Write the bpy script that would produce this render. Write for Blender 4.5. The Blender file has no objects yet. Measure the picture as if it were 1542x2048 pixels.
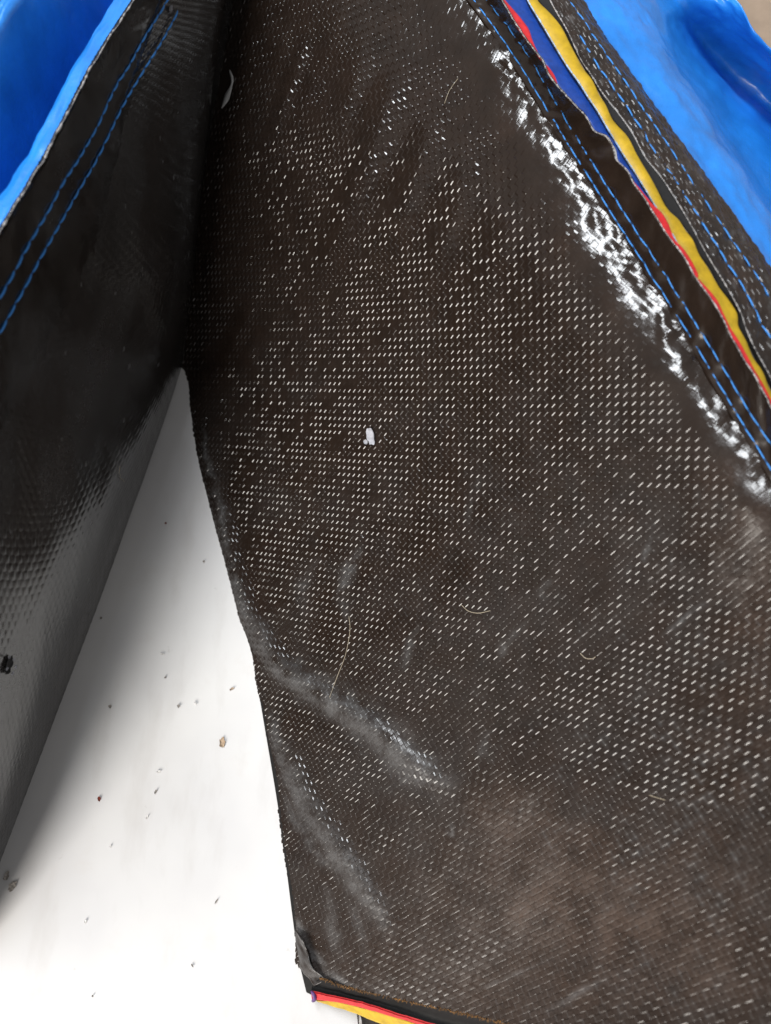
import bpy, math, random
import numpy as np
from mathutils import Vector, Matrix

scene = bpy.context.scene
random.seed(7)
rng = np.random.default_rng(11)

# ------------------------------------------------------------------ camera
FPX = 1479.0                       # focal length in pixels of the 1542x2048 photograph
CX, CY = 771.0, 1024.0
TH = math.radians(19.4)            # tilt away from straight down
HC = 0.379                         # camera height above the white floor
cam_data = bpy.data.cameras.new('camera')
cam = bpy.data.objects.new('camera', cam_data)
scene.collection.objects.link(cam)
cam.location = (0, 0, HC)
cam.rotation_euler = (TH, 0, 0)
cam_data.sensor_fit = 'VERTICAL'
cam_data.lens = 5.4
cam_data.sensor_height = 5.4 * 2048 / FPX
cam_data.sensor_width = 5.4 * 1542 / FPX
cam_data.clip_start = 0.01
cam_data.clip_end = 50
cam_data.dof.use_dof = True
cam_data.dof.focus_distance = 0.335
cam_data.dof.aperture_fstop = 1.9
scene.camera = cam

# ------------------------------------------------------------------ light
world = bpy.data.worlds.new('World')
scene.world = world
world.use_nodes = True
bg = world.node_tree.nodes['Background']
bg.inputs['Color'].default_value = (1.0, 0.985, 0.975, 1)
bg.inputs['Strength'].default_value = 0.48

def area_light(name, loc, target, sx, sy, power, col):
    d = bpy.data.lights.new(name, 'AREA')
    d.shape = 'RECTANGLE'; d.size = sx; d.size_y = sy
    d.energy = power; d.color = col
    o = bpy.data.objects.new(name, d)
    scene.collection.objects.link(o)
    o.location = loc
    o.rotation_euler = (Vector(target) - Vector(loc)).to_track_quat('-Z', 'Y').to_euler()
    return o

area_light('window_light', (-0.74, -0.92, 0.80), (0.00, 0.12, 0.10), 0.54, 0.78, 38.0, (1.0, 0.95, 0.88))
sky = area_light('sky_window', (-0.35, 0.78, 1.50), (-0.35, 0.78, 0.0), 0.26, 1.05, 40.0, (0.92, 0.96, 1.0))
sky.rotation_euler = (0, 0, math.radians(25))       # made-up shape, stretched and turned to carry glare along the whole ridge

vs = scene.view_settings
vs.view_transform = 'Standard'
vs.look = 'None'
vs.exposure = -0.36
vs.gamma = 1.0
scene.render.engine = 'CYCLES'

# ------------------------------------------------------------------ helpers
ct, st = math.cos(TH), math.sin(TH)
def P(px, py, z):
    """photo pixel + height above the floor (m) -> world points"""
    px = np.asarray(px, float); py = np.asarray(py, float); z = np.asarray(z, float)
    cx = (px - CX) / FPX; cy = -(py - CY) / FPX
    dY = cy * ct + st; dZ = cy * st - ct
    t = (HC - z) / (-dZ)
    return np.stack(np.broadcast_arrays(cx * t, dY * t, HC + dZ * t), axis=-1)
def Pm(px, py, zmm):
    return P(px, py, np.asarray(zmm, float) * 0.001)

def cr(vals, x):
    """Catmull-Rom through vals (n, ...) at positions x in [0, n-1]"""
    vals = np.asarray(vals, float); n = len(vals)
    x = np.clip(np.asarray(x, float), 0, n - 1)
    i = np.minimum(np.floor(x).astype(int), n - 2); f = x - i
    ext = np.concatenate([[2 * vals[0] - vals[1]], vals, [2 * vals[-1] - vals[-2]]])
    p0, p1, p2, p3 = ext[i], ext[i + 1], ext[i + 2], ext[i + 3]
    f = f.reshape(f.shape + (1,) * (vals.ndim - 1))
    return 0.5 * (2 * p1 + (p2 - p0) * f + (2 * p0 - 5 * p1 + 4 * p2 - p3) * f ** 2 + (3 * p1 - p0 - 3 * p2 + p3) * f ** 3)

def line3(pts, n):
    """pts: (px,py,zmm) list -> n points evenly spread along a smooth 3D curve"""
    a = np.array(pts, float)
    w = Pm(a[:, 0], a[:, 1], a[:, 2])
    xs = np.linspace(0, len(w) - 1, 40 * len(w))
    c = cr(w, xs)
    s = np.concatenate([[0], np.cumsum(np.linalg.norm(np.diff(c, axis=0), axis=1))])
    t = np.linspace(0, s[-1], n)
    return np.stack([np.interp(t, s, c[:, k]) for k in range(3)], axis=-1)

def loft(lines, n, m):
    """lines of control pixels -> (m, n, 3) grid, m samples across the lines"""
    L = np.stack([line3(l, n) for l in lines])
    return cr(L, np.linspace(0, len(lines) - 1, m))

def grid_normals(g):
    du = np.gradient(g, axis=1); dv = np.gradient(g, axis=0)
    n = np.cross(du, dv)
    n /= np.linalg.norm(n, axis=-1, keepdims=True) + 1e-12
    tocam = np.array([0, 0, HC]) - g
    s = np.sign((n * tocam).sum(-1))
    s[s == 0] = 1
    if s.mean() < 0: n = -n
    return n

def value_noise(x, y, seed=0):
    r = np.random.default_rng(seed).random((257, 257))
    xi = np.floor(x).astype(int); yi = np.floor(y).astype(int)
    fx = x - xi; fy = y - yi
    fx = fx * fx * (3 - 2 * fx); fy = fy * fy * (3 - 2 * fy)
    a = r[xi % 256, yi % 256]; b = r[(xi + 1) % 256, yi % 256]
    c = r[xi % 256, (yi + 1) % 256]; d = r[(xi + 1) % 256, (yi + 1) % 256]
    return (a * (1 - fx) + b * fx) * (1 - fy) + (c * (1 - fx) + d * fx) * fy
def fbm(x, y, seed=0, oct=4):
    v = 0; a = 0.5; t = 0
    for k in range(oct):
        v = v + a * value_noise(x * 2 ** k, y * 2 ** k, seed + k); t += a; a *= 0.55
    return v / t

def mesh_from(name, verts, faces, mat, parent=None, smooth=True, attrs=None):
    me = bpy.data.meshes.new(name)
    verts = np.asarray(verts, np.float32).reshape(-1, 3)
    faces = np.asarray(faces, np.int32)
    k = faces.shape[1]
    me.vertices.add(len(verts)); me.vertices.foreach_set('co', verts.ravel())
    me.loops.add(faces.size); me.loops.foreach_set('vertex_index', faces.ravel())
    me.polygons.add(len(faces))
    me.polygons.foreach_set('loop_start', np.arange(0, faces.size, k, dtype=np.int32))
    me.polygons.foreach_set('loop_total', np.full(len(faces), k, np.int32))
    me.update(calc_edges=True)
    me.polygons.foreach_set('use_smooth', np.full(len(faces), smooth, bool))
    if attrs:
        for an, av in attrs.items():
            at = me.attributes.new(an, 'FLOAT', 'POINT')
            at.data.foreach_set('value', np.asarray(av, np.float32).ravel())
    me.validate()
    me.materials.append(mat)
    o = bpy.data.objects.new(name, me)
    scene.collection.objects.link(o)
    if parent: adopt(o, parent)
    return o

def adopt(o, parent):
    o.parent = parent
    if parent.type == 'EMPTY':
        o.matrix_parent_inverse = Matrix.Translation(-Vector(parent.location))

def grid_faces(m, n):
    i = np.arange(m - 1)[:, None] * n + np.arange(n - 1)[None, :]
    i = i.ravel()
    return np.stack([i, i + 1, i + n + 1, i + n], axis=-1)

def sheet(name, g, mat, parent, thick=0.0004, attrs=None):
    """closed thin slab from a grid: top, bottom and rim"""
    m, n = g.shape[:2]
    nr = grid_normals(g)
    top = g.reshape(-1, 3); bot = (g - nr * thick).reshape(-1, 3)
    f = grid_faces(m, n)
    # orient the top faces along nr
    a = top[f[0]]; fn = np.cross(a[1] - a[0], a[2] - a[0])
    if np.dot(fn, nr.reshape(-1, 3)[f[0, 0]]) < 0: f = f[:, ::-1]
    N = m * n
    rim = np.concatenate([np.arange(n), np.arange(1, m) * n + n - 1, (m - 1) * n + np.arange(n - 2, -1, -1), np.arange(m - 2, 0, -1) * n])
    r2 = np.roll(rim, -1)
    rf = np.stack([rim, rim + N, r2 + N, r2], axis=-1)
    faces = np.concatenate([f, f[:, ::-1] + N, rf])
    if attrs: attrs = {k: np.concatenate([v.ravel(), v.ravel()]) for k, v in attrs.items()}
    return mesh_from(name, np.concatenate([top, bot]), faces, mat, parent, attrs=attrs)

def tube(name, pts, r, mat, parent=None, sides=6, flat=1.0):
    pts = np.asarray(pts, float); n = len(pts)
    t = np.gradient(pts, axis=0); t /= np.linalg.norm(t, axis=1, keepdims=True) + 1e-12
    up = np.tile([0, 0, 1.0], (n, 1))
    b = np.cross(t, up); b /= np.linalg.norm(b, axis=1, keepdims=True) + 1e-12
    c = np.cross(b, t)
    r = np.broadcast_to(np.asarray(r, float), (n,))
    ang = np.linspace(0, 2 * math.pi, sides, endpoint=False)
    v = pts[:, None] + r[:, None, None] * (np.cos(ang)[None, :, None] * b[:, None] + flat * np.sin(ang)[None, :, None] * c[:, None])
    f = []
    for i in range(n - 1):
        for k in range(sides):
            f.append((i * sides + k, i * sides + (k + 1) % sides, (i + 1) * sides + (k + 1) % sides, (i + 1) * sides + k))
    vv = v.reshape(-1, 3)
    vv = np.concatenate([vv, pts[:1], pts[-1:]])
    o0, o1 = n * sides, n * sides + 1
    for k in range(sides):
        f.append((o0, (k + 1) % sides, k, k)); f.append((o1, (n - 1) * sides + k, (n - 1) * sides + (k + 1) % sides, (n - 1) * sides + (k + 1) % sides))
    q = [x for x in f if x[2] != x[3]]
    tri = [x[:3] for x in f if x[2] == x[3]]
    me = bpy.data.meshes.new(name)
    me.from_pydata([tuple(x) for x in vv], [], q + tri)
    me.polygons.foreach_set('use_smooth', np.ones(len(me.polygons), bool))
    me.materials.append(mat)
    o = bpy.data.objects.new(name, me)
    scene.collection.objects.link(o)
    if parent: adopt(o, parent)
    return o

def thing(name, label, cat, loc, group=None):
    o = bpy.data.objects.new(name, None)
    scene.collection.objects.link(o)
    o.location = loc
    tag(o, label, cat, group)
    o.empty_display_size = 0.02
    return o
def tag(o, label, cat, group=None):
    o['label'] = label; o['category'] = cat
    if group: o['group'] = group
    return o

# ------------------------------------------------------------------ materials
def new_mat(name):
    m = bpy.data.materials.new(name); m.use_nodes = True
    nt = m.node_tree
    b = nt.nodes['Principled BSDF']
    return m, nt, b
def N(nt, t, **kw):
    n = nt.nodes.new(t)
    for k, v in kw.items(): setattr(n, k, v)
    return n
def noise(nt, scale, detail=4, rough=0.55, coord='Object'):
    tc = N(nt, 'ShaderNodeTexCoord'); n = N(nt, 'ShaderNodeTexNoise')
    n.inputs['Scale'].default_value = scale; n.inputs['Detail'].default_value = detail
    n.inputs['Roughness'].default_value = rough
    nt.links.new(tc.outputs[coord], n.inputs['Vector'])
    return n
def ramp(nt, src, stops):
    r = N(nt, 'ShaderNodeValToRGB')
    e = r.color_ramp.elements
    while len(e) < len(stops): e.new(0.5)
    for k, (p, c) in enumerate(stops):
        e[k].position = p; e[k].color = c if len(c) == 4 else (*c, 1)
    nt.links.new(src, r.inputs['Fac'])
    return r
def bump(nt, b, src, strength, dist):
    bp = N(nt, 'ShaderNodeBump')
    bp.inputs['Strength'].default_value = strength; bp.inputs['Distance'].default_value = dist
    nt.links.new(src, bp.inputs['Height'])
    nt.links.new(bp.outputs['Normal'], b.inputs['Normal'])
    return bp
def mixc(nt, fac, a, c):
    mx = N(nt, 'ShaderNodeMix', data_type='RGBA')
    if isinstance(fac, (int, float)): mx.inputs['Factor'].default_value = fac
    else: nt.links.new(fac, mx.inputs['Factor'])
    for key, val in (('A', a), ('B', c)):
        sock = [s for s in mx.inputs if s.name == key and s.type == 'RGBA'][0]
        if isinstance(val, tuple): sock.default_value = (*val, 1)
        else: nt.links.new(val, sock)
    return [s for s in mx.outputs if s.type == 'RGBA'][0]
def mathn(nt, op, a, b):
    n = N(nt, 'ShaderNodeMath', operation=op)
    for k, v in enumerate((a, b)):
        if isinstance(v, (int, float)): n.inputs[k].default_value = v
        else: nt.links.new(v, n.inputs[k])
    return n.outputs[0]

def woven_material(name, rough=0.15, base=(0.0185, 0.0118, 0.0086), spec=0.5):
    m, nt, b = new_mat(name)
    ag = N(nt, 'ShaderNodeAttribute', attribute_name='grey_dust')
    ab = N(nt, 'ShaderNodeAttribute', attribute_name='brown_dust')
    n1 = noise(nt, 90, 6, 0.6); n2 = noise(nt, 900, 3, 0.6)
    r1 = ramp(nt, n1.outputs['Fac'], [(0.3, tuple(0.6 * c for c in base)), (0.75, base)])
    fg = N(nt, 'ShaderNodeMapRange'); fg.inputs['From Min'].default_value = 0.25; fg.inputs['From Max'].default_value = 0.8
    nt.links.new(n2.outputs['Fac'], fg.inputs['Value'])
    gd = mathn(nt, 'MULTIPLY', ag.outputs['Fac'], mathn(nt, 'ADD', mathn(nt, 'MULTIPLY', fg.outputs[0], 0.9), 0.35))
    bd = mathn(nt, 'MULTIPLY', ab.outputs['Fac'], mathn(nt, 'ADD', mathn(nt, 'MULTIPLY', fg.outputs[0], 1.0), 0.3))
    c1 = mixc(nt, bd, r1.outputs['Color'], (0.042, 0.020, 0.010))
    c2 = mixc(nt, gd, c1, (0.20, 0.205, 0.21))
    nt.links.new(c2, b.inputs['Base Color'])
    dustsum = mathn(nt, 'MINIMUM', mathn(nt, 'ADD', gd, bd), 1.0)
    n3 = noise(nt, 260, 4, 0.6)
    rr = mathn(nt, 'ADD', mathn(nt, 'MULTIPLY', n3.outputs['Fac'], 0.16), rough - 0.08)
    rr = mathn(nt, 'ADD', rr, mathn(nt, 'MULTIPLY', dustsum, 0.6))
    nt.links.new(rr, b.inputs['Roughness'])
    b.inputs['Specular IOR Level'].default_value = spec
    n4 = noise(nt, 700, 3, 0.5)
    bump(nt, b, n4.outputs['Fac'], 0.13, 0.00025)
    return m

def plain_material(name, col, rough=0.5, spec=0.5, var=0.15, nscale=300, bstr=0.15, bdist=0.0002, sheen=0.0):
    m, nt, b = new_mat(name)
    n1 = noise(nt, nscale, 5, 0.6)
    lo = tuple(c * (1 - var) for c in col); hi = tuple(min(1, c * (1 + var)) for c in col)
    r = ramp(nt, n1.outputs['Fac'], [(0.3, lo), (0.7, hi)])
    nt.links.new(r.outputs['Color'], b.inputs['Base Color'])
    b.inputs['Roughness'].default_value = rough
    b.inputs['Specular IOR Level'].default_value = spec
    if sheen: b.inputs['Sheen Weight'].default_value = sheen
    n2 = noise(nt, nscale * 6, 3, 0.6)
    if bstr: bump(nt, b, n2.outputs['Fac'], bstr, bdist)
    return m

M_WOVEN = woven_material('black_woven_laminate')
M_WALL = woven_material('black_woven_wall', rough=0.16, base=(0.014, 0.0125, 0.0115), spec=1.0)
M_HEM = woven_material('black_hem', rough=0.24)
M_BLUE = plain_material('blue_tarpaulin', (0.014, 0.20, 0.66), 0.30, 0.7, 0.2, 45, 0.3, 0.0008)
M_BLUE_BAND = plain_material('blue_band', (0.006, 0.050, 0.30), 0.45, 0.4, 0.2, 400)
M_YELLOW = plain_material('yellow_tape', (0.43, 0.275, 0.008), 0.5, 0.4, 0.2, 260, 0.2)
M_RED = plain_material('red_tape', (0.48, 0.014, 0.018), 0.5, 0.4, 0.25, 500)
M_STITCH = plain_material('blue_thread', (0.045, 0.25, 0.70), 0.55, 0.4, 0.3, 2500, 0.5, 0.0004)
M_FRAY = plain_material('pale_fray', (0.34, 0.33, 0.33), 0.8, 0.2, 0.5, 1500, 0.4)
M_BLACK = plain_material('black_binding', (0.006, 0.0055, 0.0055), 0.75, 0.3, 0.4, 900, 0.3)
M_PAPER = plain_material('white_flake', (0.33, 0.33, 0.36), 0.8, 0.2, 0.3, 420, 0.5)
M_HAIR = plain_material('pale_hair', (0.32, 0.27, 0.20), 0.4, 0.5, 0.2, 300, 0)
M_GOLD = plain_material('gold_thread', (0.16, 0.075, 0.018), 0.6, 0.3, 0.8, 160, 0.2)
M_CRUMB_B = plain_material('brown_crumb', (0.36, 0.27, 0.19), 0.9, 0.1, 0.5, 1200, 0.4)
M_CRUMB_G = plain_material('grey_crumb', (0.33, 0.305, 0.28), 0.9, 0.1, 0.5, 1200, 0.4)
M_CRUMB_R = plain_material('red_crumb', (0.20, 0.045, 0.03), 0.8, 0.1, 0.4, 1200, 0.3)
M_CRUMB_W = plain_material('white_crumb', (0.75, 0.74, 0.72), 0.8, 0.2, 0.1, 1200, 0.3)

def floor_material():
    m, nt, b = new_mat('white_painted_floor')
    big = noise(nt, 9, 4, 0.55); mid = noise(nt, 34, 5, 0.6); fine = noise(nt, 500, 4, 0.6)
    r1 = ramp(nt, big.outputs['Fac'], [(0.35, (0.50, 0.495, 0.50)), (0.65, (0.58, 0.575, 0.57))])
    r2 = ramp(nt, mid.outputs['Fac'], [(0.60, (0, 0, 0)), (0.78, (1, 1, 1))])
    c = mixc(nt, mathn(nt, 'MULTIPLY', r2.outputs['Color'], 0.22), r1.outputs['Color'], (0.42, 0.36, 0.31))
    r3 = ramp(nt, fine.outputs['Fac'], [(0.70, (0, 0, 0)), (0.78, (1, 1, 1))])
    c = mixc(nt, mathn(nt, 'MULTIPLY', r3.outputs['Color'], 0.12), c, (0.35, 0.33, 0.32))
    # long dirty smears: noise stretched along the gap
    tc = N(nt, 'ShaderNodeTexCoord'); mp = N(nt, 'ShaderNodeMapping')
    mp.inputs['Rotation'].default_value = (0, 0, math.radians(14)); mp.inputs['Scale'].default_value = (1.0, 0.28, 1.0)
    nt.links.new(tc.outputs['Object'], mp.inputs['Vector'])
    sm = N(nt, 'ShaderNodeTexNoise'); sm.inputs['Scale'].default_value = 42; sm.inputs['Detail'].default_value = 6; sm.inputs['Roughness'].default_value = 0.62
    nt.links.new(mp.outputs['Vector'], sm.inputs['Vector'])
    r4 = ramp(nt, sm.outputs['Fac'], [(0.52, (0, 0, 0)), (0.75, (1, 1, 1))])
    c = mixc(nt, mathn(nt, 'MULTIPLY', r4.outputs['Color'], 0.4), c, (0.36, 0.335, 0.315))
    sc = noise(nt, 75, 7, 0.7)
    r5 = ramp(nt, sc.outputs['Fac'], [(0.66, (0, 0, 0)), (0.74, (1, 1, 1))])
    c = mixc(nt, mathn(nt, 'MULTIPLY', r5.outputs['Color'], 0.35), c, (0.24, 0.22, 0.205))
    nt.links.new(c, b.inputs['Base Color'])
    b.inputs['Roughness'].default_value = 0.42
    b.inputs['Specular IOR Level'].default_value = 0.35
    n2 = noise(nt, 120, 4, 0.5)
    bump(nt, b, n2.outputs['Fac'], 0.08, 0.0006)
    return m
M_FLOOR = floor_material()
M_TAN = plain_material('tan_ground', (0.36, 0.27, 0.20), 0.8, 0.2, 0.15, 40, 0.2, 0.001)

# ------------------------------------------------------------------ setting
def box(name, x0, x1, y0, y1, z0, z1, mat):
    v = [(x, y, z) for z in (z0, z1) for y in (y0, y1) for x in (x0, x1)]
    f = [(0, 2, 3, 1), (4, 5, 7, 6), (0, 1, 5, 4), (2, 6, 7, 3), (0, 4, 6, 2), (1, 3, 7, 5)]
    o = mesh_from(name, v, f, mat, smooth=False)
    return o
fl = box('white_floor', -1.6, 0.55, -1.6, 0.43, -0.03, 0.0, M_FLOOR); fl['kind'] = 'structure'
tn = box('tan_ground', -3.0, 3.0, -3.0, 3.0, -0.06, -0.034, M_TAN); tn['kind'] = 'structure'

# ------------------------------------------------------------------ right bag: the shape of its slanting side
CTRL = np.array([
    # floor line, from the inner fold down to the corner
    (372, 745, 0), (378, 800, 0), (392, 900, 0), (425, 1010, 0), (452, 1110, 0), (478, 1210, 0), (503, 1320, 0), (525, 1420, 0),
    (552, 1580, 0), (572, 1720, 0), (590, 1850, 0), (603, 1935, 2),
    # the inner fold rising behind
    (380, 600, 26), (405, 380, 60), (430, 200, 84), (450, 20, 106), (480, -150, 124),
    # the side (followed loosely)
    (620, 760, 46), (620, 1240, 30), (800, 1040, 62), (660, 1560, 20), (960, 560, 116), (840, 230, 136), (1180, 760, 126),
    (1060, 1440, 74), (1350, 1320, 114), (1460, 1680, 129), (800, 1780, 27), (1000, 1800, 56), (1300, 1900, 96), (800, 1300, 50), (600, 400, 90), (650, 100, 124), (1000, 1100, 91),
    (1542, 2048, 128), (800, 1960, 28), (700, 1920, 16), (1050, 2044, 60),
    (1660, 1500, 150), (1660, 2000, 142), (1250, 2150, 95),
], float)
# the rounded ridge under the hem: hem line, inner edge of the flat shoulder, foot of the shoulder
RZ = 11.0
RIDGE = [(905, -40, 169.0), (1010, 108, 169.5), (1110, 268, 169), (1206, 420, 168), (1302, 572, 167), (1392, 716, 166), (1472, 850, 165.5), (1550, 978, 165.5), (1630, 1110, 165)]
RIDGE = [(x, y, z - RZ) for x, y, z in RIDGE]
SHW = [28, 38, 58, 92, 96, 84, 70, 66, 66]
# the shoulder is the stretch of film that mirrors the sky window
inner, foot = [], []
for k, ((x, y, z), w) in enumerate(zip(RIDGE, SHW)):
    SKY = np.array([-0.52 + 0.05 * k, 1.15 - 0.11 * k, 1.5])
    c = Pm(x, y, z); v = np.array([0, 0, HC]) - c; v /= np.linalg.norm(v); l = SKY - c; l /= np.linalg.norm(l)
    hv = (v + l) / np.linalg.norm(v + l)
    zs = np.linspace(z - 30, z + 5, 400)
    qx, qy = x - 0.85 * w, y + 0.52 * w
    zi = float(zs[np.argmin(np.abs((Pm(qx, qy, zs) - c) @ hv))])
    inner.append((qx, qy, zi)); foot.append((x - 0.85 * (w + 45), y + 0.52 * (w + 45), zi - 6.0))
CTRL = np.concatenate([CTRL, RIDGE, [(x + 26, y - 16, z + 1.5) for x, y, z in RIDGE], inner, foot])
def tps_fit(c):
    lam = np.full(len(c), 3e-4); lam[17:34] = 0.12
    x = (c[:, :2] - [771, 1024]) / 1000; n = len(x)
    d = np.linalg.norm(x[:, None] - x[None], axis=-1)
    K = np.where(d > 0, d * d * np.log(d + 1e-12), 0) + np.diag(lam)
    A = np.zeros((n + 3, n + 3)); A[:n, :n] = K
    A[:n, n] = 1; A[:n, n + 1:] = x; A[n, :n] = 1; A[n + 1:, :n] = x.T
    return x, np.linalg.solve(A, np.concatenate([c[:, 2], [0, 0, 0]]))
TX, TW = tps_fit(CTRL)

def seg_dist(px, py, poly):
    """distance to a polyline, and the position along it as a float index"""
    best = np.full(px.shape, 1e9); pos = np.zeros(px.shape); side = np.zeros(px.shape)
    for k in range(len(poly) - 1):
        ax, ay = poly[k][:2]; bx, by = poly[k + 1][:2]
        dx, dy = bx - ax, by - ay
        t = np.clip(((px - ax) * dx + (py - ay) * dy) / (dx * dx + dy * dy), 0, 1)
        qx, qy = px - ax - t * dx, py - ay - t * dy
        d = np.hypot(qx, qy)
        m = d < best
        best[m] = d[m]; pos[m] = (k + t)[m]; side[m] = np.sign(dx * qy - dy * qx)[m]
    return best, pos, side

# folds: (polyline in photo pixels, half width px, height mm)
FOLDS = [
    ([(392, 820), (420, 950), (460, 1110), (492, 1230), (560, 1330), (640, 1390), (740, 1450), (840, 1540), (920, 1600)], 19, 2.5),
    ([(530, 1400), (570, 1500), (620, 1610), (690, 1720), (750, 1810), (790, 1890)], 19, 2.0),
    ([(585, 1780), (610, 1860), (640, 1930)], 14, 1.0),
    ([(620, 1820), (650, 1900), (672, 1950)], 12, 0.8),
    ([(632, 0), (600, 120), (552, 250), (520, 330)], 12, 1.0),
    ([(560, 520), (510, 600), (460, 700), (420, 790)], 13, 1.2),
    ([(830, 60), (780, 200), (720, 360), (650, 520), (590, 640)], 24, 1.2),
    ([(900, 160), (850, 300), (790, 450), (720, 600)], 22, 1.1),
    ([(960, 260), (920, 400), (860, 540), (800, 660)], 22, 1.0),
    ([(1040, 380), (1000, 500), (930, 640), (860, 760)], 24, 0.8),
    ([(760, 20), (700, 180), (640, 330)], 20, 1.1),
    ([(1060, 1640), (1180, 1720), (1330, 1830), (1480, 1960)], 40, 0.9),
    ([(1150, 1560), (1300, 1600), (1450, 1590), (1560, 1560)], 40, 0.6),
    ([(1500, 1000), (1440, 1150), (1480, 1350), (1520, 1500)], 40, 0.4),
    ([(1330, 1040), (1290, 1150), (1230, 1270)], 24, 0.5),
]
def panel_z(px, py, detail=True):
    shp = px.shape; px = px.ravel(); py = py.ravel()
    out = np.zeros(px.shape)
    for s in range(0, len(px), 60000):
        q = np.stack([(px[s:s + 60000] - 771) / 1000, (py[s:s + 60000] - 1024) / 1000], -1)
        d2 = ((q[:, None] - TX[None]) ** 2).sum(-1)
        out[s:s + 60000] = (0.5 * d2 * np.log(d2 + 1e-12)) @ TW[:-3] + TW[-3] + q @ TW[-2:]
    if detail:
        for poly, w, h in FOLDS:
            a = np.array(poly, float)
            m = (px > a[:, 0].min() - 4 * w) & (px < a[:, 0].max() + 4 * w) & (py > a[:, 1].min() - 4 * w) & (py < a[:, 1].max() + 4 * w)
            d, pos, side = seg_dist(px[m], py[m], poly)
            e = np.clip(np.minimum(pos, len(poly) - 1 - pos) * 0.62, 0, 1); e = e * e * (3 - 2 * e)
            out[m] += h * e * (np.exp(-(d / w) ** 2) - 0.35 * np.exp(-((d - 1.9 * w) / w) ** 2))
        out += 1.3 * (fbm(px / 150, py / 150, 3, 3) - 0.5)
        # puckers along the ridge under the hem
        d, pos, side = seg_dist(px, py, [(900, -20), (985, 90), (1090, 255), (1185, 400), (1285, 545), (1380, 690), (1470, 820), (1580, 990)])
        out += 1.5 * np.exp(-(d / 45) ** 2) * (fbm(px / 34, py / 34, 9, 2) - 0.5)
    return out.reshape(shp)

# ---- weave lattice: step vectors of the tapes measured at points of the panel
SAMP = [  # px, py, (along the one tape), (along the other)
    (800, 1040, (5.1, -6.6), (5.8, 7.3)), (620, 760, (3.9, -6.6), (4.3, 6.6)), (960, 560, (6.55, -9.4), (6.55, 7.9)),
    (1180, 760, (7.6, -9.9), (7.6, 7.6)), (660, 1560, (7.3, -5.5), (3.7, 9.4)), (1060, 1440, (9.1, -5.9), (5.6, 10.6)),
    (1460, 1680, (12.4, -5.6), (8.2, 13.4)), (620, 1240, (4.9, -5.8), (4.6, 7.3)), (840, 230, (5.5, -10.2), (6.9, 7.2)),
    (1350, 1320, (10.6, -6.9), (7.0, 11.3)), (1380, 1030, (9.6, -8.4), (7.6, 9.6)), (880, 1780, (8.6, -5.2), (4.6, 10.6)),
    (500, 200, (3.6, -8.0), (4.6, 6.0)), (1200, 1900, (10.6, -5.4), (6.4, 12.0)),
]
def mono(x, y):   # monomials without the constant, and their gradients
    T = [(1, 0), (0, 1), (2, 0), (1, 1), (0, 2), (3, 0), (2, 1), (1, 2), (0, 3)]
    f = np.stack([x ** a * y ** b for a, b in T], -1)
    gx = np.stack([(a * x ** max(a - 1, 0) * y ** b if a else 0 * x) for a, b in T], -1)
    gy = np.stack([(b * x ** a * y ** max(b - 1, 0) if b else 0 * x) for a, b in T], -1)
    return f, gx, gy
rows, ru, rv = [], [], []
for (x, y, a, b) in SAMP:
    J = np.linalg.inv(np.array([[a[0], b[0]], [a[1], b[1]]])) * 1000
    f, gx, gy = mono(np.array((x - 771) / 1000), np.array((y - 1024) / 1000))
    rows += [gx, gy]; ru += [J[0, 0], J[0, 1]]; rv += [J[1, 0], J[1, 1]]
A = np.array(rows); reg = np.diag([0, 0, .02, .02, .02, .25, .25, .25, .25])
CU = np.linalg.solve(A.T @ A + reg, A.T @ np.array(ru))
CV = np.linalg.solve(A.T @ A + reg, A.T @ np.array(rv))
def uv_of(px, py):
    f, gx, gy = mono((px - 771) / 1000, (py - 1024) / 1000)
    return f @ CU, f @ CV, gx @ CU, gy @ CU, gx @ CV, gy @ CV

# outline of the visible side in photo pixels
OUTLINE = [(440, -60), (408, 60), (393, 200), (378, 380), (362, 600), (356, 745), (362, 800), (374, 900), (408, 1010), (435, 1110), (461, 1210), (486, 1320), (508, 1420),
           (535, 1580), (555, 1720), (573, 1850), (592, 1932), (626, 1962), (652, 1958), (694, 1976), (749, 1989), (813, 2003), (891, 2020), (980, 2041), (1060, 2060), (1150, 2095),
           (1640, 2095), (1640, 1110), (1560, 975), (1480, 850), (1400, 712), (1310, 562), (1215, 410), (1120, 262), (1020, 100), (940, -60)]
def inside(px, py, poly):
    r = np.zeros(px.shape, bool); n = len(poly)
    for k in range(n):
        x0, y0 = poly[k]; x1, y1 = poly[(k + 1) % n]
        c = ((y0 > py) != (y1 > py)) & (px < (x1 - x0) * (py - y0) / (y1 - y0 + 1e-12) + x0)
        r ^= c
    return r

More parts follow.
